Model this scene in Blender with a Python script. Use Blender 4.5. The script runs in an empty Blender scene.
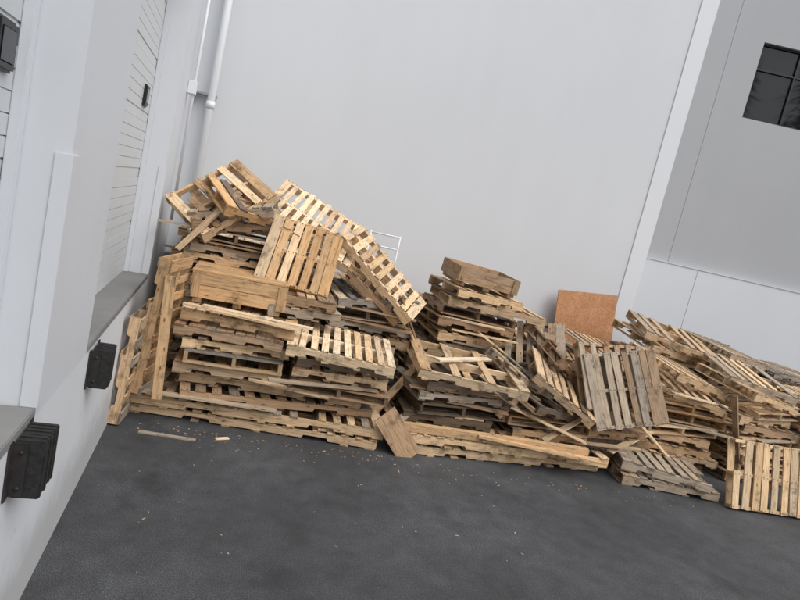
import bpy, bmesh, math, random
from mathutils import Matrix, Vector, Euler, noise
rad=math.radians
scene=bpy.context.scene
COL=bpy.context.collection

# ---------------------------------------------------------------- materials
def newmat(name):
    m=bpy.data.materials.new(name); m.use_nodes=True
    nt=m.node_tree; b=nt.nodes['Principled BSDF']
    return m,nt,b
def N(nt,t,**k):
    n=nt.nodes.new(t)
    for a,v in k.items(): setattr(n,a,v)
    return n
def ramp(nt,fac,stops):
    r=N(nt,'ShaderNodeValToRGB')
    e=r.color_ramp.elements
    while len(e)<len(stops): e.new(0.5)
    for i,(p,c) in enumerate(stops):
        e[i].position=p; e[i].color=(*c,1) if len(c)==3 else c
    nt.links.new(fac,r.inputs[0]); return r
def noise_tex(nt,vec,scale,detail=4,rough=.6):
    n=N(nt,'ShaderNodeTexNoise'); n.inputs['Scale'].default_value=scale
    n.inputs['Detail'].default_value=detail; n.inputs['Roughness'].default_value=rough
    if vec is not None: nt.links.new(vec,n.inputs['Vector'])
    return n
def mix(nt,mode,fac,a,b):
    m=N(nt,'ShaderNodeMix',data_type='RGBA',blend_type=mode)
    for s,v in ((0,fac),(6,a),(7,b)):
        if hasattr(v,'is_linked'): nt.links.new(v,m.inputs[s])
        else: m.inputs[s].default_value=v if s==0 else (*v,1)
    return m.outputs[2]
def bump(nt,b,h,st,dist=.01):
    n=N(nt,'ShaderNodeBump'); n.inputs['Strength'].default_value=st; n.inputs['Distance'].default_value=dist
    nt.links.new(h,n.inputs['Height']); nt.links.new(n.outputs[0],b.inputs['Normal'])

def paint(name,col,rough=.6,var=.05,streak=.02,bumps=.1,grime=0.0):
    m,nt,b=newmat(name)
    tc=N(nt,'ShaderNodeTexCoord')
    n1=noise_tex(nt,tc.outputs['Object'],.45,5)
    c=mix(nt,'MULTIPLY',1.0,col,ramp(nt,n1.outputs[0],[(.3,(1-var,)*3),(.7,(1,1,1))]).outputs[0])
    if streak>.015:
        mp=N(nt,'ShaderNodeMapping'); mp.inputs['Scale'].default_value=(2.2,2.2,.22)
        nt.links.new(tc.outputs['Object'],mp.inputs[0])
        n2=noise_tex(nt,mp.outputs[0],1.0,4)
        c=mix(nt,'MULTIPLY',1.0,c,ramp(nt,n2.outputs[0],[(.3,(1-streak,)*3),(.7,(1,1,1))]).outputs[0])
    if grime>0:
        sx=N(nt,'ShaderNodeSeparateXYZ'); nt.links.new(tc.outputs['Object'],sx.inputs[0])
        n4=noise_tex(nt,tc.outputs['Object'],4,6,.7)
        a=N(nt,'ShaderNodeMath',operation='MULTIPLY_ADD'); a.inputs[1].default_value=-.5
        nt.links.new(n4.outputs[0],a.inputs[0]); nt.links.new(sx.outputs[2],a.inputs[2])
        r=ramp(nt,a.outputs[0],[(0.0,(1-grime,1-grime*1.04,1-grime*1.1)),(.3,(1,1,1))])
        c=mix(nt,'MULTIPLY',1.0,c,r.outputs[0])
        n6=noise_tex(nt,tc.outputs['Object'],9,6,.75)
        c=mix(nt,'MULTIPLY',1.0,c,ramp(nt,n6.outputs[0],[(.27,(.72,.71,.69)),(.36,(1,1,1))]).outputs[0])
    nt.links.new(c,b.inputs['Base Color']); b.inputs['Roughness'].default_value=rough
    n3=noise_tex(nt,tc.outputs['Object'],45,2,.7)
    bump(nt,b,n3.outputs[0],bumps,.004)
    return m

M_wall=paint('painted_concrete_grey',(.635,.655,.685),.7,.04,.02)
M_trim=paint('painted_concrete_white',(.69,.71,.745),.6,.03,.0)
M_base=paint('dock_base_white',(.74,.765,.80),.6,.06,.04,grime=.28)
M_far=paint('painted_concrete_far',(.46,.468,.485),.7,.05,.03)
M_farw=paint('painted_concrete_far_white',(.73,.75,.78),.7,.04,.02)
M_door=paint('door_paint',(.64,.665,.685),.45,.04,.03,.03)
M_pier=paint('pier_paint',(.67,.695,.735),.55,.05,.02)
M_pipe=paint('pipe_paint',(.74,.76,.79),.45,.04,.0)
M_sill=paint('sill_concrete',(.27,.27,.265),.8,.3,.2,.6)
M_black=newmat('black_frame')[0]; b=M_black.node_tree.nodes['Principled BSDF']; b.inputs['Base Color'].default_value=(.012,.012,.013,1); b.inputs['Roughness'].default_value=.4
m,nt,b=newmat('window_glass'); b.inputs['Base Color'].default_value=(.012,.014,.016,1); b.inputs['Roughness'].default_value=.03; M_glass=m
m,nt,b=newmat('bumper_rubber'); tc=N(nt,'ShaderNodeTexCoord'); n=noise_tex(nt,tc.outputs['Object'],25,6,.7)
nt.links.new(ramp(nt,n.outputs[0],[(.35,(.008,.008,.008)),(.75,(.030,.029,.028))]).outputs[0],b.inputs['Base Color']); b.inputs['Roughness'].default_value=.75
bump(nt,b,n.outputs[0],.9,.012); M_rub=m
m,nt,b=newmat('galvanised_steel'); b.inputs['Base Color'].default_value=(.35,.35,.36,1); b.inputs['Metallic'].default_value=.7; b.inputs['Roughness'].default_value=.45; M_steel=m
m,nt,b=newmat('dark_steel'); tc=N(nt,'ShaderNodeTexCoord'); n=noise_tex(nt,tc.outputs['Object'],14,5,.7)
nt.links.new(ramp(nt,n.outputs[0],[(.4,(.014,.013,.013)),(.75,(.04,.032,.028))]).outputs[0],b.inputs['Base Color']); b.inputs['Roughness'].default_value=.65; M_rust=m

# asphalt
m,nt,b=newmat('asphalt'); tc=N(nt,'ShaderNodeTexCoord'); V=tc.outputs['Object']
n1=noise_tex(nt,V,.5,6,.64); n2=noise_tex(nt,V,120,2,.7); n3=noise_tex(nt,V,5,6,.7)
c=ramp(nt,n1.outputs[0],[(.3,(.034,.036,.040)),(.48,(.047,.049,.054)),(.70,(.078,.080,.085))]).outputs[0]
c=mix(nt,'MULTIPLY',1.0,c,ramp(nt,n3.outputs[0],[(.3,(.72,.72,.72)),(.7,(1.24,1.24,1.24))]).outputs[0])
c=mix(nt,'MULTIPLY',1.0,c,ramp(nt,n2.outputs[0],[(.32,(.35,.35,.35)),(.5,(1,1,1)),(.68,(2.6,2.6,2.55))]).outputs[0])
n7=noise_tex(nt,V,1.7,3,.5)
c=mix(nt,'MULTIPLY',1.0,c,ramp(nt,n7.outputs[0],[(.27,(.62,.62,.62)),(.40,(1,1,1))]).outputs[0])
nt.links.new(c,b.inputs['Base Color'])
nt.links.new(ramp(nt,n1.outputs[0],[(.35,(.5,)*3),(.6,(.8,)*3)]).outputs[0],b.inputs['Roughness'])
bump(nt,b,n2.outputs[0],1.0,.007); M_asph=m

def woodmat(name):
    m,nt,b=newmat(name)
    at=N(nt,'ShaderNodeAttribute'); at.attribute_name='Col'
    uv=N(nt,'ShaderNodeUVMap'); uv.uv_map='UVMap'
    mp=N(nt,'ShaderNodeMapping'); mp.inputs['Scale'].default_value=(2.0,26,1); nt.links.new(uv.outputs[0],mp.inputs[0])
    g=noise_tex(nt,mp.outputs[0],2.0,5,.65); g.inputs['Distortion'].default_value=.7
    c=mix(nt,'MULTIPLY',1.0,at.outputs[0],ramp(nt,g.outputs[0],[(.28,(.50,.44,.38)),(.48,(.98,.97,.95)),(.75,(1.26,1.26,1.26))]).outputs[0])
    st=noise_tex(nt,uv.outputs[0],4.0,6,.74)
    c=mix(nt,'MULTIPLY',1.0,c,ramp(nt,st.outputs[0],[(.33,(.36,.36,.36)),(.46,(.97,.97,.98)),(.78,(1.18,1.17,1.15))]).outputs[0])
    mk=N(nt,'ShaderNodeMapping'); mk.inputs['Scale'].default_value=(4,11,1); nt.links.new(uv.outputs[0],mk.inputs[0])
    vo=N(nt,'ShaderNodeTexVoronoi'); vo.inputs['Scale'].default_value=1; nt.links.new(mk.outputs[0],vo.inputs['Vector'])
    c=mix(nt,'MULTIPLY',1.0,c,ramp(nt,vo.outputs['Distance'],[(.06,(.35,.25,.18)),(.12,(1,1,1))]).outputs[0])
    nt.links.new(c,b.inputs['Base Color']); b.inputs['Roughness'].default_value=.85
    b.inputs['Specular IOR Level'].default_value=.2
    bump(nt,b,g.outputs[0],.7,.005)
    return m
M_wood=woodmat('pallet_wood')
m,nt,b=newmat('osb_plywood'); tc=N(nt,'ShaderNodeTexCoord'); n=noise_tex(nt,tc.outputs['Object'],3,6,.7); n2=noise_tex(nt,tc.outputs['Object'],45,3,.7)
c=ramp(nt,n.outputs[0],[(.3,(.42,.19,.085)),(.6,(.55,.28,.135)),(.8,(.62,.37,.2))]).outputs[0]
c=mix(nt,'MULTIPLY',1.0,c,ramp(nt,n2.outputs[0],[(.35,(.7,.7,.7)),(.6,(1.1,1.1,1.1))]).outputs[0])
nt.links.new(c,b.inputs['Base Color']); b.inputs['Roughness'].default_value=.8; M_ply=m
m,nt,b=newmat('conifer_foliage'); tc=N(nt,'ShaderNodeTexCoord'); n=noise_tex(nt,tc.outputs['Object'],1.2,3)
nt.links.new(ramp(nt,n.outputs[0],[(.35,(.015,.03,.012)),(.7,(.05,.085,.03))]).outputs[0],b.inputs['Base Color']); M_fol=m
m,nt,b=newmat('bark'); b.inputs['Base Color'].default_value=(.07,.05,.035,1); b.inputs['Roughness'].default_value=.9; M_bark=m

# ---------------------------------------------------------------- mesh helpers
def obj_from_bm(bm,name,mat,parent=None,smooth=False):
    me=bpy.data.meshes.new(name); bm.to_mesh(me); bm.free()
    if smooth:
        for p in me.polygons: p.use_smooth=True
    if not isinstance(mat,(list,tuple)): mat=[mat]
    for mm in mat: me.materials.append(mm)
    o=bpy.data.objects.new(name,me); COL.objects.link(o)
    if parent: o.parent=parent
    return o
def box_bm(bm,x0,x1,y0,y1,z0,z1,M=None):
    vs=[bm.verts.new(Vector((x,y,z)) if M is None else M@Vector((x,y,z))) for x in (x0,x1) for y in (y0,y1) for z in (z0,z1)]
    for f in ((0,1,3,2),(4,6,7,5),(0,4,5,1),(2,3,7,6),(0,2,6,4),(1,5,7,3)): bm.faces.new([vs[i] for i in f])
    return vs
def box(name,x0,x1,y0,y1,z0,z1,mat,parent=None,bev=0.0,M=None):
    bm=bmesh.new(); box_bm(bm,x0,x1,y0,y1,z0,z1,M)
    bmesh.ops.recalc_face_normals(bm,faces=bm.faces)
    if bev: bmesh.ops.bevel(bm,geom=bm.edges[:],offset=bev,segments=2,affect='EDGES')
    return obj_from_bm(bm,name,mat,parent)
def empty(name,loc=(0,0,0)):
    e=bpy.data.objects.new(name,None); e.location=loc; COL.objects.link(e); return e
def tube(name,pts,r,mat,parent=None,seg=16):
    bm=bmesh.new()
    for a,b_ in zip(pts[:-1],pts[1:]):
        a=Vector(a);b_=Vector(b_);d=b_-a
        q=d.to_track_quat('Z','Y').to_matrix().to_4x4()
        bmesh.ops.create_cone(bm,cap_ends=True,segments=seg,radius1=r,radius2=r,depth=d.length,matrix=Matrix.Translation((a+b_)/2)@q)
    return obj_from_bm(bm,name,mat,parent,True)

# ---------------------------------------------------------------- pallet building
class Wood:
    def __init__(s,rng):
        s.bm=bmesh.new(); s.uv=s.bm.loops.layers.uv.new('UVMap'); s.col=s.bm.loops.layers.float_color.new('Col'); s.r=rng
    def board(s,L,W,T,M,col,warp=0.0,notch=None):
        bm=s.bm; r=s.r
        ou,ov=r.uniform(0,50),r.uniform(0,50)
        nseg=3 if warp else 1
        c1=tuple(col)+(1,)
        tone_end=tuple(v*.62 for v in col)+(1,)
        if notch:
            h=T/2; nl,nw,nh=notch
            pts=[(-L/2,-h)]
            for cx in (-nl,nl):
                pts+=[(cx-nw/2,-h),(cx-nw/2+.02,-h+nh),(cx+nw/2-.02,-h+nh),(cx+nw/2,-h)]
            pts+=[(L/2,-h),(L/2,h),(-L/2,h)]
            A=[bm.verts.new(M@Vector((x,-W/2,z))) for x,z in pts]
            B=[bm.verts.new(M@Vector((x,W/2,z))) for x,z in pts]
            fs=[]
            f=bm.faces.new(A); fs.append((f,'s',[(x,z) for x,z in pts]))
            f=bm.faces.new(B[::-1]); fs.append((f,'s',[(x,z+.3) for x,z in pts][::-1]))
            n=len(pts)
            for i in range(n):
                j=(i+1)%n
                f=bm.faces.new((A[j],A[i],B[i],B[j]))
                e = abs(pts[i][0]-pts[j][0])<.03
                x0,x1=pts[i][0],pts[j][0]
                if e: q=[(.5,0),(.5+.01,0),(.5+.01,W),(.5,W)]
                else: q=[(x1,0),(x0,0),(x0,W),(x1,W)]
                fs.append((f,'e' if e else 's',q))
            for f,t,q in fs:
                for lp,(a,b_) in zip(f.loops,q):
                    lp[s.uv].uv=(a+ou,b_+ov); lp[s.col]=tone_end if t=='e' else c1
            return
        rings=[]
        wz=[r.uniform(-warp,warp) if 0<i<nseg else r.uniform(-warp,warp)*.5 for i in range(nseg+1)]
        tw=r.uniform(-warp,warp)*1.2/W if W else 0
        sk=[r.uniform(-.006,.006) if warp else 0 for _ in range(2)]
        for i in range(nseg+1):
            x=-L/2+L*i/nseg; k=x/(L/2)
            q=sk[0] if i==0 else (sk[1] if i==nseg else 0)
            rings.append([bm.verts.new(M@Vector((x+(q if y>0 else -q),y,z+wz[i]+tw*k*y))) for y,z in ((-W/2,-T/2),(W/2,-T/2),(W/2,T/2),(-W/2,T/2))])
        for i in range(nseg):
            x0=-L/2+L*i/nseg; x1=-L/2+L*(i+1)/nseg
            off=0
            for k in range(4):
                j=(k+1)%4; w=W if k%2==0 else T
                f=bm.faces.new((rings[i][k],rings[i][j],rings[i+1][j],rings[i+1][k]))
                for lp,(a,b_) in zip(f.loops,((x0,off),(x0,off+w),(x1,off+w),(x1,off))):
                    lp[s.uv].uv=(a+ou,b_+ov); lp[s.col]=c1
                off+=w+.07
        for rg in (rings[0],rings[-1][::-1]):
            f=bm.faces.new(rg)
            for lp,(a,b_) in zip(f.loops,((0,0),(.004,W),(.008,W),(.008,0))):
                lp[s.uv].uv=(a+ou,b_+ov); lp[s.col]=tone_end
    def finish(s,name,mat=None):
        bmesh.ops.recalc_face_normals(s.bm,faces=s.bm.faces)
        return obj_from_bm(s.bm,name,mat or M_wood)

TONES={
 'pale':(.75,.59,.405),'new':(.66,.485,.305), 'tan':(.56,.395,.245), 'honey':(.55,.355,.19), 'brown':(.38,.26,.165),
 'weather':(.42,.345,.265), 'grey':(.30,.268,.23), 'dark':(.16,.122,.09)}
def jit(col,r,a=.19):
    k=1+r.uniform(-a,a); h=r.uniform(-.05,.05)
    return (col[0]*k*(1+h),col[1]*k,col[2]*k*(1-h*1.5))
TZ=Matrix.Translation
def RZ(a): return Matrix.Rotation(rad(a),4,'Z')
def pallet_mesh(L,W,seed,tone='tan',ntop=7,nbot=4,H=.135,bw=None,miss=.07,nstr=3,pure=False,name='wooden_pallet'):
    r=random.Random(seed); w=Wood(r); t=.018; sh=H-2*t
    base=TONES[tone]
    alt=TONES[r.choice(['tan','weather','pale','brown','new','grey'])]
    alt2=TONES[r.choice(['brown','dark','weather'])]
    if pure: alt=TONES['new']; alt2=TONES['tan']
    def c():
        q=r.random()
        return jit(base if q<.72 else (alt if q<.92 else alt2),r)
    for i in range(nstr):
        y=-W/2+.022+(W-.044)*i/(nstr-1)
        w.board(L,.04,sh,TZ((r.uniform(-.008,.008),y,0)),jit(base,r,.18),notch=(L*.24,.22 if L<1.6 else .3,.035) )
    def deck(n,z,m_):
        bwid=bw or r.uniform(.086,.105)
        for i in range(n):
            if 0<i<n-1 and r.random()<m_: continue
            wd=bwid*(1.35 if (i in(0,n-1) and r.random()<.6) else 1)*r.uniform(.9,1.04)
            wd=min(wd,L/n*.985)
            x=-L/2+wd/2+(L-wd)*i/(n-1)+(r.uniform(-.014,.014) if 0<i<n-1 and n<10 else 0)
            ll=W*r.uniform(.98,1.015)
            if r.random()<.06: ll*=r.uniform(.5,.8); yo=(W-ll)/2*r.choice((-1,1))
            else: yo=r.uniform(-.01,.01)
            skew=r.uniform(-1.3,1.3)
            if r.random()<.05: skew=r.uniform(-6,6)
            w.board(ll,wd,t*r.uniform(.85,1.05),TZ((x,yo,z))@RZ(90+skew),c(),warp=.004)
            for sy in range(nstr):
                y=-W/2+.022+(W-.044)*sy/(nstr-1)
                if abs(y-yo)<ll/2:
                    for sx in (-.3,.3):
                        w.board(.009,.009,.004,TZ((x+sx*wd,y+r.uniform(-.006,.006),z+(t/2+.002)*(1 if z>0 else -1))),(.06,.045,.04))
    deck(ntop,H/2-t/2,miss); deck(nbot,-H/2+t/2,miss)
    return w.finish(name)
sd=[100]
def place(o,loc,rot=(0,0,0)):
    o.location=loc; o.rotation_euler=Euler([rad(a) for a in rot],'XYZ'); return o
def pallet(x,y,z,rz=0,L=1.2,W=1.0,rx=0,ry=0,tone=None,**k):
    sd[0]+=1; r=random.Random(sd[0]*13)
    if tone is None: tone=r.choice(['tan','tan','honey','new','brown','weather','pale'])
    o=pallet_mesh(L,W,sd[0],tone,**k)
    return place(o,(x,y,z),(rx,ry,rz))
def stack(x,y,z0,n,L=1.2,W=1.0,rz=0,j=.04,tones=None,H=.135,var=.08,turn=.45,mess=1.0,**k):
    z=z0
    for i in range(n):
        r=random.Random(sd[0]*7+3)
        h=H*r.uniform(.84,1.07)
        l=L+r.uniform(-var,var); w=W+r.uniform(-var,var)*.6
        tone=r.choice(tones) if tones else None
        a=rz+r.gauss(0,2.6*mess)
        nt_=r.choice([6,7,7,8,9,11]); 
        kk=dict(ntop=nt_,nbot=r.choice([3,4,5,7])); kk.update(k)
        if L<1.5 and r.random()<turn: l,w,a=w,l,a+90
        if L>=1.5: kk['ntop']=int(l/.155); kk['nbot']=int(l/.28)
        q=.25 if z0==0 and i==0 else 1
        pallet(x+r.uniform(-j,j)*mess,y+r.uniform(-j,j),z+h/2+.002,a,l,w,rx=r.gauss(0,.9)*q*mess,ry=r.gauss(0,.9)*q*mess*(.4 if L>1.5 else 1),tone=tone,H=h,**kk)
        z+=h+.004
        if L<1.5 and r.random()<.22*mess:
            plank(x+r.uniform(-.25,.25),y-W/2+r.uniform(-.08,.12),z+.012,r.uniform(.7,1.3),.09,.018,rot=(0,0,rz+r.uniform(-16,16)),tone=r.choice(['tan','pale','brown','weather']))
            z+=.022
    return z
def plank(x,y,z,L,W=.09,T=.02,rot=(0,0,0),tone='tan',name='wood_plank'):
    sd[0]+=1; w=Wood(random.Random(sd[0])); w.board(L,W,T,Matrix(),jit(TONES[tone],w.r,.1),warp=.004)
    return place(w.finish(name),(x,y,z),rot)
def crate(x,y,z,L,W,H,rz,tone,rows=3,rx=0,ry=0,lid=True):
    sd[0]+=1; r=random.Random(sd[0]); w=Wood(r); c=lambda:jit(TONES[tone],r,.14)
    ph=(H-.05)/rows
    for i in range(rows):
        zz=-H/2+.05+ph*(i+.5)
        for s_ in (-1,1):
            w.board(L,.02,ph-.006,TZ((0,s_*(W/2-.01),zz)),c(),warp=.001)
            w.board(W-.045,.02,ph-.006,TZ((s_*(L/2-.011),0,zz))@RZ(90),c(),warp=.001)
    for s_ in (-1,0,1):
        w.board(W,.09,.048,TZ((s_*(L/2-.09),0,-H/2+.024))@RZ(90),c())
    for s_ in (-1,1):
        for q in (-1,1):
            w.board(H-.06,.08,.018,TZ((s_*(L/2-.06),q*(W/2+.0105),.025))@Matrix.Rotation(rad(90),4,'Y')@Matrix.Rotation(rad(90),4,'X'),c())
    n=int(W/.12)
    for i in range(n):
        w.board(L*(1.01 if lid else .95),W/n-(.008 if lid else .012),.018,TZ((0,(-W/2+(i+.5)*W/n)*(1 if lid else .93),(H/2+.010) if lid else -H/2+.06)),c(),warp=.002)
    return place(w.finish('wooden_crate'),(x,y,z),(rx,ry,rz))

# ================================================================= GROUND
bm=bmesh.new()
vs=[bm.verts.new(p) for p in ((-400,-400,0),(400,-400,0),(400,400,0),(-400,400,0))]; bm.faces.new(vs)
obj_from_bm(bm,'asphalt_ground',M_asph)

# ================================================================= WAREHOUSE
WX=-.73; DX=-.99; SILL=1.30; TOP=9.0; YB=9.5
wh=empty('warehouse_building')
box('dock_base_wall',-1.6,WX,-8,YB-.002,-.05,SILL-.06,M_base,wh)
doors=[(-2.9,-.15),(.55,3.25),(4.42,7.55)]
ys=[-8]
for a,b_ in doors: ys+=[a,b_]
ys+=[YB-.002]
for i in range(0,len(ys),2):
    box('wall_pier',-1.6,WX,ys[i],ys[i+1],SILL-.06,4.9,M_pier,wh,0)
box('wall_above_doors',-1.6,WX,-8,YB-.002,4.902,TOP,M_wall,wh)
for di,(a,b_) in enumerate(doors):
    box('dock_sill',-1.3,WX+.006,a+.002,b_-.002,SILL-.058,SILL,M_sill,wh,.006)
    bm=bmesh.new(); z=SILL+.004; k=0
    while z<4.89:
        h=min(.10,4.895-z)
        sec=(k%6==5)
        box_bm(bm,DX-.05,DX-(.0 if not sec else .004),a+.003,b_-.003,z,z+h-(.006 if not sec else .014))
        z+=h; k+=1
    box_bm(bm,DX-.06,DX-.009,a+.002,b_-.002,SILL+.003,4.9)
    obj_from_bm(bm,'sectional_door',M_door,wh)
    box('door_track',DX+.001,DX+.05,b_-.07,b_-.003,SILL+.002,4.9,M_pier,wh,.004)
    yc,zc=(b_-.27,2.97) if di<2 else (b_-.55,3.25)
    hh=.105 if di<2 else .11
    box('door_window_frame',DX-.01,DX+.03,yc-.11,yc+.11,zc-hh,zc+hh,M_black,wh,.012)
    box('door_window_glass',DX+.02,DX+.034,yc-.08,yc+.08,zc-hh+.035,zc+hh-.035,M_glass,wh,.004)
for (y0,y1) in ((3.25,4.42),):
    box('corner_guard',WX+.001,WX+.010,y0-.006,y0+.12,SILL+.001,2.58,M_pier,wh,.002)
    box('corner_guard',WX-.07,WX+.009,y0-.010,y0-.0005,SILL+.001,2.58,M_pier,wh,.002)
box('corner_guard',WX-.07,WX+.011,7.540,7.5495,SILL+.001,2.58,M_pier,wh,.002)
box('back_wall',-1.6,7.5,YB,YB+5,-.05,TOP,M_wall,wh)
box('wall_end_trim',7.16,7.515,YB-.02,YB+.4,-.05,TOP+.02,M_trim,wh,.004)
box('parapet_cap',-1.7,7.6,YB-.08,YB+5.1,TOP+.02,TOP+.1,M_steel,wh)
dp=empty('downpipe')
px_,py_=-.46,9.36
tube('pipe',[(px_,py_,0.02),(px_,py_,8.9)],.055,M_pipe,dp)
for z in (1.2,3.55,5.6):
    tube('joint',[(px_,py_,z-.05),(px_,py_,z+.05)],.064,M_pipe,dp)
    box('bracket',px_-.26,px_+.07,py_-.015,py_+.13,z+.12,z+.15,M_steel,dp,.003)
cd=empty('electrical_conduit')
tube('conduit',[(-.655,8.6,1.9),(-.655,8.6,6.2)],.02,M_pipe,cd)
box('junction_box',-.728,-.62,8.54,8.66,3.55,3.72,M_pipe,cd,.008)

def bumper(yc,zc):
    e=empty('dock_bumper',(WX,yc,zc))
    r=random.Random(int(yc*100))
    n=6; wd=.22; hh=.145
    for i in range(n):
        y0=-wd/2+wd*i/n; dz=r.uniform(-.004,.004)
        box('rubber_pad',.012,.14+r.uniform(-.005,.005),y0+.0005,y0+wd/n-.0005,-hh+dz,hh+dz,M_rub,e,.007)
    for s_ in (-1,1):
        box('steel_plate',.001,.07,s_*(wd/2+.006)-.005,s_*(wd/2+.006)+.005,-hh+.01,hh-.01,M_rust,e,.002)
        box('mount_tab',.001,.011,s_*(wd/2+.035)-.022,s_*(wd/2+.035)+.022,-hh,hh,M_rust,e,.002)
    for z in (-.09,.09):
        tube('bolt',[(.045,-wd/2-.022,z),(.045,wd/2+.022,z)],.009,M_rust,e,8)
    return e
bumper(3.05,1.12); bumper(4.70,1.08); bumper(.85,1.10)

# ================================================================= FAR BUILDING
ya=rad(-17.6)
fb=empty('concrete_office_building'); fb.rotation_euler=(0,0,ya)
wz0,wz1,wx0,wx1=6.42,8.05,6.5,9.2
F=14.0
for n_,a in (('wall_left',(3.3,5.80,F,F+6,2.93,11)),('wall_mid',(5.815,wx0,F,F+6,2.93,11)),('wall_right',(wx1,18,F,F+6,2.93,11)),
    ('wall_under_window',(wx0,wx1,F,F+6,2.93,wz0)),('wall_over_window',(wx0,wx1,F,F+6,wz1,11))):
    box(n_,*a,M_far,fb)
box('panel_joint',5.80,5.815,F+.012,F+1,2.93,11,M_wall,fb)
for a,b_ in ((3.3,6.48),(6.492,9.6),(9.612,18)):
    box('lower_wall_panel',a,b_,F-.12,F+5,-.05,2.93,M_farw,fb)
box('lower_joint_back',3.4,17.9,F-.105,F+4.9,-.04,2.9,M_far,fb)
box('lower_wall_cap',3.3,18,F-.135,F-.002,2.932,2.95,M_trim,fb)
box('window_glass',wx0+.001,wx1-.001,F+.12,F+.14,wz0,wz1,M_glass,fb)
for x in (wx0+.02,wx0+.90,wx0+1.80,wx1-.02):
    box('window_mullion',x-.02,x+.02,F+.07,F+.118,wz0+.001,wz1-.001,M_black,fb)
for z in (wz0+.02,wz0+1.08,wz1-.02):
    box('window_transom',wx0+.002,wx1-.002,F+.075,F+.117,z-.02,z+.02,M_black,fb)

# ================================================================= PALLET PILE
G=['grey','weather','dark','brown']; MX=['tan','weather','brown','new','honey','pale','tan','dark']
z=stack(.82,6.88,0,2,L=2.75,W=1.05,rz=-6,j=.03,tones=['tan','new','honey'])
z1=stack(.92,6.92,z,1,L=2.2,W=1.0,rz=-4,j=.03,tones=['brown','weather'])
z1=stack(.88,6.95,z1,1,L=2.05,W=1.0,rz=-6,j=.03,tones=['tan'])
z2=stack(.36,6.95,z1,4,L=1.10,W=1.0,rz=-4,j=.05,tones=['tan','new','brown','honey'],mess=1.2)
pallet(.42,6.93,z2+.08,-9,1.2,1.0,rx=1,tone='honey',ntop=9)
z2+=.15
crate(.33,7.22,z2+.19,1.04,.9,.34,-3,'honey',rows=2)
plank(.55,6.55,z2+.015,1.2,.1,.02,rot=(0,1,-9),tone='pale')
z3=stack(1.56,6.78,z1,3,L=1.08,W=.92,rz=-5,j=.04,tones=MX)
pallet(1.54,6.66,z3+.105,-9,1.2,1.0,rx=5,ry=2,tone='pale',ntop=10,miss=0,bw=.08,pure=True)
def standing(x,y,zc,L,W,ang,tilt,tone,**k):
    o=pallet(x,y,zc,0,L,W,tone=tone,**k)
    o.rotation_euler=(Matrix.Rotation(rad(ang),4,'Z')@Matrix.Rotation(rad(tilt),4,'X')@Matrix.Rotation(rad(90),4,'Z')).to_euler(); return o
standing(-.43,6.62,z+.74,1.44,.62,74,94,'honey',ntop=8,miss=0,H=.15)
standing(-.62,6.45,.57,1.1,.7,84,93,'tan',ntop=6)
plank(-.36,6.28,z+.66,1.3,.10,.022,rot=(90,87,8),tone='honey')
# row 2
zB=stack(.12,7.98,0,15,L=1.02,W=1.0,rz=3,j=.05,tones=MX,mess=1.3)
zG=stack(1.06,7.95,0,12,L=.78,W=.9,rz=0,j=.03,turn=0,tones=MX)
zg=stack(1.98,7.78,0,10,L=1.04,W=1.0,rz=-3,j=.06,tones=G,mess=1.4)
pallet(1.97,7.72,zg+.13,8,1.1,1.0,rx=5,ry=-5,tone='grey')
pallet(1.05,7.12,z2+.08,4,.85,.7,tone='weather'); pallet(1.02,7.10,z2+.22,-4,.8,.7,tone='brown')
stack(-.05,8.98,0,13,L=1.0,W=.85,turn=0,tones=MX)
stack(1.05,8.98,0,13,L=1.1,W=.85,turn=0,tones=MX)
stack(2.25,8.98,0,11,L=1.1,W=.85,turn=0,tones=G)
# tilted top pieces
ZT=2.02
pallet(-.06,7.70,ZT+.33,22,1.02,.86,rx=28,ry=-38,tone='tan',ntop=6,miss=.15)
pallet(.10,7.85,ZT+.10,10,1.05,.95,rx=6,ry=-7,tone='brown')
pallet(.14,7.75,ZT+.26,-14,1.0,.8,rx=12,ry=-16,tone='weather')
pallet(.25,7.62,ZT+.33,30,.9,.7,rx=24,ry=6,tone='honey',ntop=6)
pallet(.95,7.26,1.88,-8,.88,.84,rx=62,ry=6,tone='honey',ntop=7,miss=0,pure=True)
pallet(1.13,7.85,2.27,-12,1.3,1.15,rx=24,ry=20,tone='pale',ntop=11,miss=0,bw=.075,pure=True)
pallet(1.30,7.80,2.08,-4,1.2,1.0,rx=14,ry=17,tone='tan')
pallet(2.05,7.42,1.86,-20,1.35,.62,rx=20,ry=38,tone='new',ntop=9,miss=0,pure=True)
pallet(1.92,7.60,1.74,-12,1.25,.8,rx=16,ry=34,tone='brown',ntop=7)
pallet(.55,7.95,2.16,10,1.0,.9,rx=10,ry=14,tone='weather')
# --- centre block
zc=stack(3.72,6.66,0,2,L=2.78,W=1.05,rz=-2,j=.03,tones=['tan','new'])
plank(3.5,6.14,zc+.05,2.5,.09,.09,rot=(0,0,-4),tone='honey')
plank(4.1,6.02,zc+.03,1.7,.10,.03,rot=(0,3,-7),tone='tan')
zc2=stack(3.12,6.88,zc,4,L=1.18,W=.95,rz=2,j=.06,tones=['weather','brown','dark','tan'],mess=1.5)
pallet(3.18,6.74,zc2+.10,-8,1.38,1.05,rx=7,ry=2,tone='new',ntop=4,nbot=3,miss=.1,pure=True)
plank(3.15,6.75,zc2+.20,1.1,.09,.02,rot=(6,1,30),tone='pale')
zc3=stack(4.45,6.88,zc,2,L=1.1,W=.95,rz=-9,j=.08,tones=['brown','weather','tan'],mess=1.6)
pallet(4.40,6.80,zc3+.17,18,1.1,.9,rx=9,ry=9,tone='dark')
zc3+=.13
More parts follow.
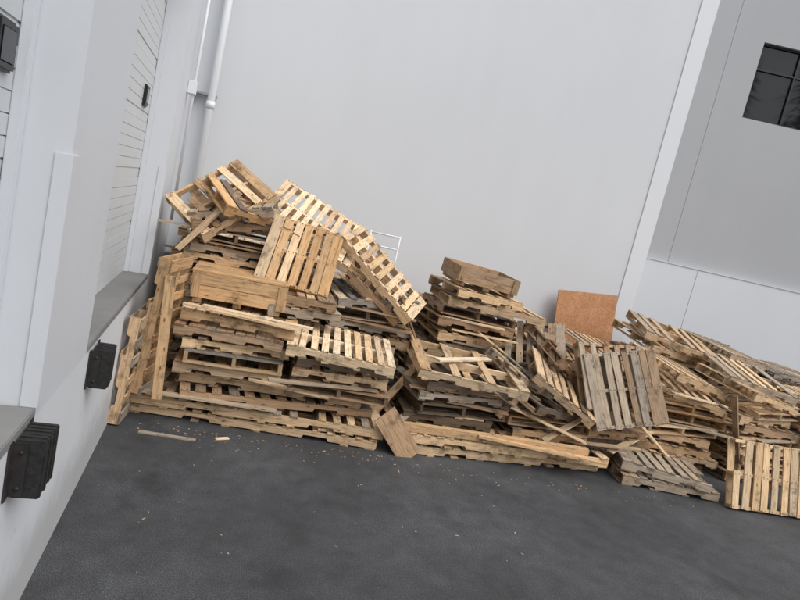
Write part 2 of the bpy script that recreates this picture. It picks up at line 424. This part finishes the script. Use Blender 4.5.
pallet(4.52,6.65,zc3+.28,-12,1.0,.8,rx=16,ry=27,tone='tan',ntop=7)
pallet(4.22,6.95,zc3+.26,12,1.05,.85,rx=10,ry=17,tone='weather')
pallet(4.75,7.22,zc3+.50,25,1.0,.85,rx=24,ry=30,tone='brown')
pallet(4.35,7.35,zc3+.62,-28,.95,.8,rx=38,ry=-12,tone='weather')
zC=stack(3.58,7.90,0,11,L=1.22,W=1.0,rz=-3,j=.06,tones=['tan','weather','brown','new'],mess=1.3)
zC=min(zC,1.57)
pallet(3.78,7.85,zC+.09,-4,1.45,1.0,rx=1,ry=2,tone='tan',ntop=9)
pallet(3.55,7.82,zC+.235,6,1.05,.95,ry=3,rx=1,tone='new')
crate(3.57,7.85,zC+.46,.92,.8,.26,-4,'brown',rows=2,rx=2,ry=3,lid=False)
stack(3.6,8.98,0,11,L=1.1,W=.85,turn=0,tones=MX)
z4=stack(4.85,7.98,0,8,L=1.1,W=1.0,rz=8,tones=MX,mess=1.6)
pallet(4.80,7.90,z4+.15,-16,1.2,1.0,rx=9,ry=6,tone='brown')
stack(4.85,8.98,0,8,L=1.0,W=.85,turn=0,tones=MX)
# --- right-centre
z5=stack(5.28,6.86,0,4,L=.95,W=1.0,rz=3,j=.05,tones=['weather','brown','dark'])
pallet(5.30,6.40,z5+.54,-8,.98,.98,rx=64,ry=-15,tone='weather',ntop=8,nbot=5,miss=0,bw=.09)
pallet(5.25,6.62,z5+.62,4,1.05,.9,rx=60,ry=-4,tone='brown',ntop=6)
stack(5.95,6.12,0,1,L=1.25,W=.72,rz=-14,j=.02,tones=['weather'],turn=0)
pallet(5.93,6.15,.205,-20,1.15,.75,tone='weather',ntop=8,ry=2)
z6=stack(5.95,7.98,0,8,L=1.08,W=1.0,rz=-6,tones=MX,mess=1.6)
pallet(5.85,7.8,z6+.17,15,1.2,1.0,rx=12,ry=7,tone='tan')
stack(6.2,8.85,0,6,L=1.1,W=.55,turn=0,tones=MX)
# --- right block
z7=stack(6.66,7.02,0,7,L=1.15,W=1.0,rz=-8,j=.08,tones=['tan','new','tan','brown','honey'],mess=1.5)
pallet(6.58,7.0,z7+.16,-14,1.2,1.0,rx=8,ry=8,tone='tan')
pallet(6.75,7.15,z7+.34,10,1.2,1.0,rx=10,ry=11,tone='new')
z8=stack(7.95,6.95,0,8,L=1.15,W=1.05,rz=6,j=.09,tones=['tan','new','brown','honey'],mess=1.6)
pallet(7.85,6.9,z8+.17,12,1.2,1.0,rx=7,ry=9,tone='new')
pallet(7.95,7.1,z8+.34,-8,1.2,1.0,rx=12,ry=6,tone='weather')
stack(9.22,6.85,0,10,L=1.15,W=1.05,rz=3,j=.07,tones=MX)
z9=stack(7.18,8.22,0,10,L=1.15,W=1.0,rz=5,j=.06,tones=MX,mess=1.5)
pallet(7.1,8.1,z9+.17,6,1.2,1.0,rx=10,ry=6,tone='tan')
pallet(7.2,8.0,z9+.33,-16,1.2,1.0,rx=11,ry=8,tone='tan')
z10=stack(8.45,8.15,0,11,L=1.15,W=1.0,rz=-4,j=.06,tones=MX,mess=1.5)
pallet(8.45,8.1,z10+.14,14,1.2,1.0,rx=8,ry=6,tone='weather')
stack(9.7,8.1,0,11,L=1.15,W=1.0,rz=2,j=.06,tones=G)
stack(8.9,9.4,0,12,L=1.15,W=1.0,rz=2,j=.06,tones=G)
pallet(7.16,5.60,.42,-6,1.12,.86,rx=72,tone='new',ntop=8,miss=0,pure=True)
plank(2.28,6.12,.22,.62,.28,.02,rot=(70,48,-10),tone='brown')
for (x,y,zz,L,rot,t) in ((1.0,6.35,z1+.02,.9,(0,3,-8),'pale'),(.35,6.42,z2+.02,1.2,(0,2,-10),'new'),(2.62,7.3,1.15,1.3,(20,50,30),'brown'),
   (2.7,7.2,.9,1.2,(10,62,-20),'tan'),(4.9,7.35,1.25,1.2,(0,20,35),'brown'),(5.6,7.4,1.1,1.1,(30,-30,10),'tan'),(1.9,8.0,1.65,1.4,(0,24,10),'weather'),
   (4.3,6.35,.5,1.1,(0,14,-12),'pale'),(4.7,6.4,.55,1.0,(0,-30,10),'new'),(6.1,6.8,.9,1.1,(10,55,10),'weather'),(.75,7.3,1.70,1.0,(0,-35,14),'tan'),
   (.2,6.33,.30,1.4,(0,0,-6),'weather'),(2.45,6.9,.62,1.0,(30,-52,20),'tan'),(2.5,6.55,.35,.8,(10,-20,40),'weather'),
   (5.9,6.5,.55,1.2,(20,36,-20),'new'),(4.0,7.3,1.1,1.2,(10,26,10),'pale'),(5.6,6.35,.42,1.0,(0,-12,24),'pale'),(7.3,6.35,.7,1.3,(0,62,10),'brown'),
   (8.0,6.3,1.2,1.3,(0,8,-12),'new'),(6.6,6.45,1.1,1.2,(0,6,10),'pale'),(5.0,6.25,.36,1.1,(0,-8,-24),'tan'),(3.9,6.5,.62,1.2,(20,24,14),'weather'),
   (4.0,6.6,.8,1.0,(40,-40,20),'brown'),(6.3,7.5,1.35,1.2,(10,-18,30),'tan'),(5.4,7.5,1.28,1.1,(0,12,-30),'weather'),(-.15,7.3,2.1,1.0,(10,-50,30),'tan')):
    plank(x,y,zz,L,.09,.02,rot=rot,tone=t)
o=box('plywood_sheet',-.61,.61,-.009,.009,-.72,.72,M_ply,None,.001); place(o,(6.44,9.22,1.33),(-6,-5,0))
rk=empty('steel_rack_frame',(2.22,8.35,0))
for x in (-.22,.22):
    tube('upright',[(x,0,1.4),(x,0,2.34)],.014,M_pipe,rk,8)
for zz in (1.96,2.14,2.32): tube('rail',[(-.22,0,zz),(.22,0,zz)],.012,M_pipe,rk,8)

# wood debris (one object)
w=Wood(random.Random(5)); r=w.r
for i in range(210):
    if r.random()<.72: x=r.uniform(-.6,6.5)*r.random()**.5; y=6.25-.10*x-abs(r.gauss(0,.16))
    else: x=r.uniform(-.6,3.5); y=r.uniform(2.4,6.1)
    L=r.choice([.008,.012,.015,.02,.03]) if r.random()<.98 else r.uniform(.05,.09)
    w.board(L,r.uniform(.003,.008),.003,TZ((x,y,.0035))@RZ(r.uniform(0,180)),jit(TONES[r.choice(['tan','new','weather'])],r))
w.board(.55,.05,.015,TZ((-.15,5.98,.010))@RZ(-8),jit(TONES['weather'],r))
w.board(.14,.04,.012,TZ((.38,6.05,.009))@RZ(20),jit(TONES['pale'],r))
w.finish('wood_debris')

def conifer(x,y,h,seed):
    r=random.Random(seed); e=empty('conifer_tree',(x,y,0))
    bm=bmesh.new(); bmesh.ops.create_cone(bm,cap_ends=True,segments=8,radius1=.35,radius2=.05,depth=h,matrix=TZ((0,0,h/2)))
    obj_from_bm(bm,'trunk',M_bark,e)
    bm=bmesh.new()
    for i in range(1500):
        t=r.random()**.8; zz=h*(.15+.85*t); R=(1-t)*h*.2+.3; a=r.uniform(0,6.283); d=R*r.uniform(.2,1)*(0.7+.3*math.sin(a*3+zz*2))
        p=Vector((math.cos(a)*d,math.sin(a)*d,zz-d*.3)); s=r.uniform(.25,.6)
        u=Vector((math.cos(a),math.sin(a),-.4))*s; v=Vector((-math.sin(a),math.cos(a),r.uniform(-.3,.3)))*s*.5
        bm.faces.new([bm.verts.new(p+q) for q in (-u-v*.6,u*1.2,-u+v*.6)])
    obj_from_bm(bm,'foliage',M_fol,e)
for i,(x,y,h) in enumerate(((9,-22,23),(14,-20,20),(19,-24,25),(25,-18,21),(31,-16,24),(38,-12,22))): conifer(x,y,h,i)

# ================================================================= CAMERA
H=2.66
yaw,pit,rol=rad(17.6),rad(8),rad(13)
fw0=Vector((math.sin(yaw),math.cos(yaw),0)); rt=Vector((math.cos(yaw),-math.sin(yaw),0)); up=Vector((0,0,1))
fw=fw0*math.cos(pit)-up*math.sin(pit); up0=up*math.cos(pit)+fw0*math.sin(pit)
cx=rt*math.cos(rol)+up0*math.sin(rol); cu=up0*math.cos(rol)-rt*math.sin(rol)
M=Matrix(((cx.x,cu.x,-fw.x,0),(cx.y,cu.y,-fw.y,0),(cx.z,cu.z,-fw.z,H),(0,0,0,1)))
cam=bpy.data.cameras.new('Camera'); co=bpy.data.objects.new('Camera',cam); COL.objects.link(co)
co.matrix_world=M; cam.sensor_width=36; cam.lens=27; cam.clip_start=.05; cam.clip_end=2000
scene.camera=co

# ================================================================= LIGHT
wd=bpy.data.worlds.new('World'); scene.world=wd; wd.use_nodes=True; nt=wd.node_tree
bg=nt.nodes['Background']; sk=nt.nodes.new('ShaderNodeTexSky'); sk.sky_type='NISHITA'; sk.sun_disc=False
EL,AZ=rad(52),rad(145)
sk.sun_elevation=EL; sk.sun_rotation=AZ; sk.air_density=1.2; sk.dust_density=4
hs=nt.nodes.new('ShaderNodeHueSaturation'); hs.inputs['Saturation'].default_value=.30
nt.links.new(sk.outputs[0],hs.inputs['Color']); nt.links.new(hs.outputs[0],bg.inputs[0]); bg.inputs[1].default_value=.15
sl=bpy.data.lights.new('Sun','SUN'); sl.energy=1.5; sl.angle=rad(70); sl.color=(1,.985,.96)
so=bpy.data.objects.new('Sun',sl); COL.objects.link(so)
d=Vector((math.sin(AZ)*math.cos(EL),math.cos(AZ)*math.cos(EL),math.sin(EL)))
so.rotation_euler=d.to_track_quat('Z','Y').to_euler(); so.location=d*30
scene.view_settings.view_transform='Standard'; scene.view_settings.look='None'; scene.view_settings.exposure=0
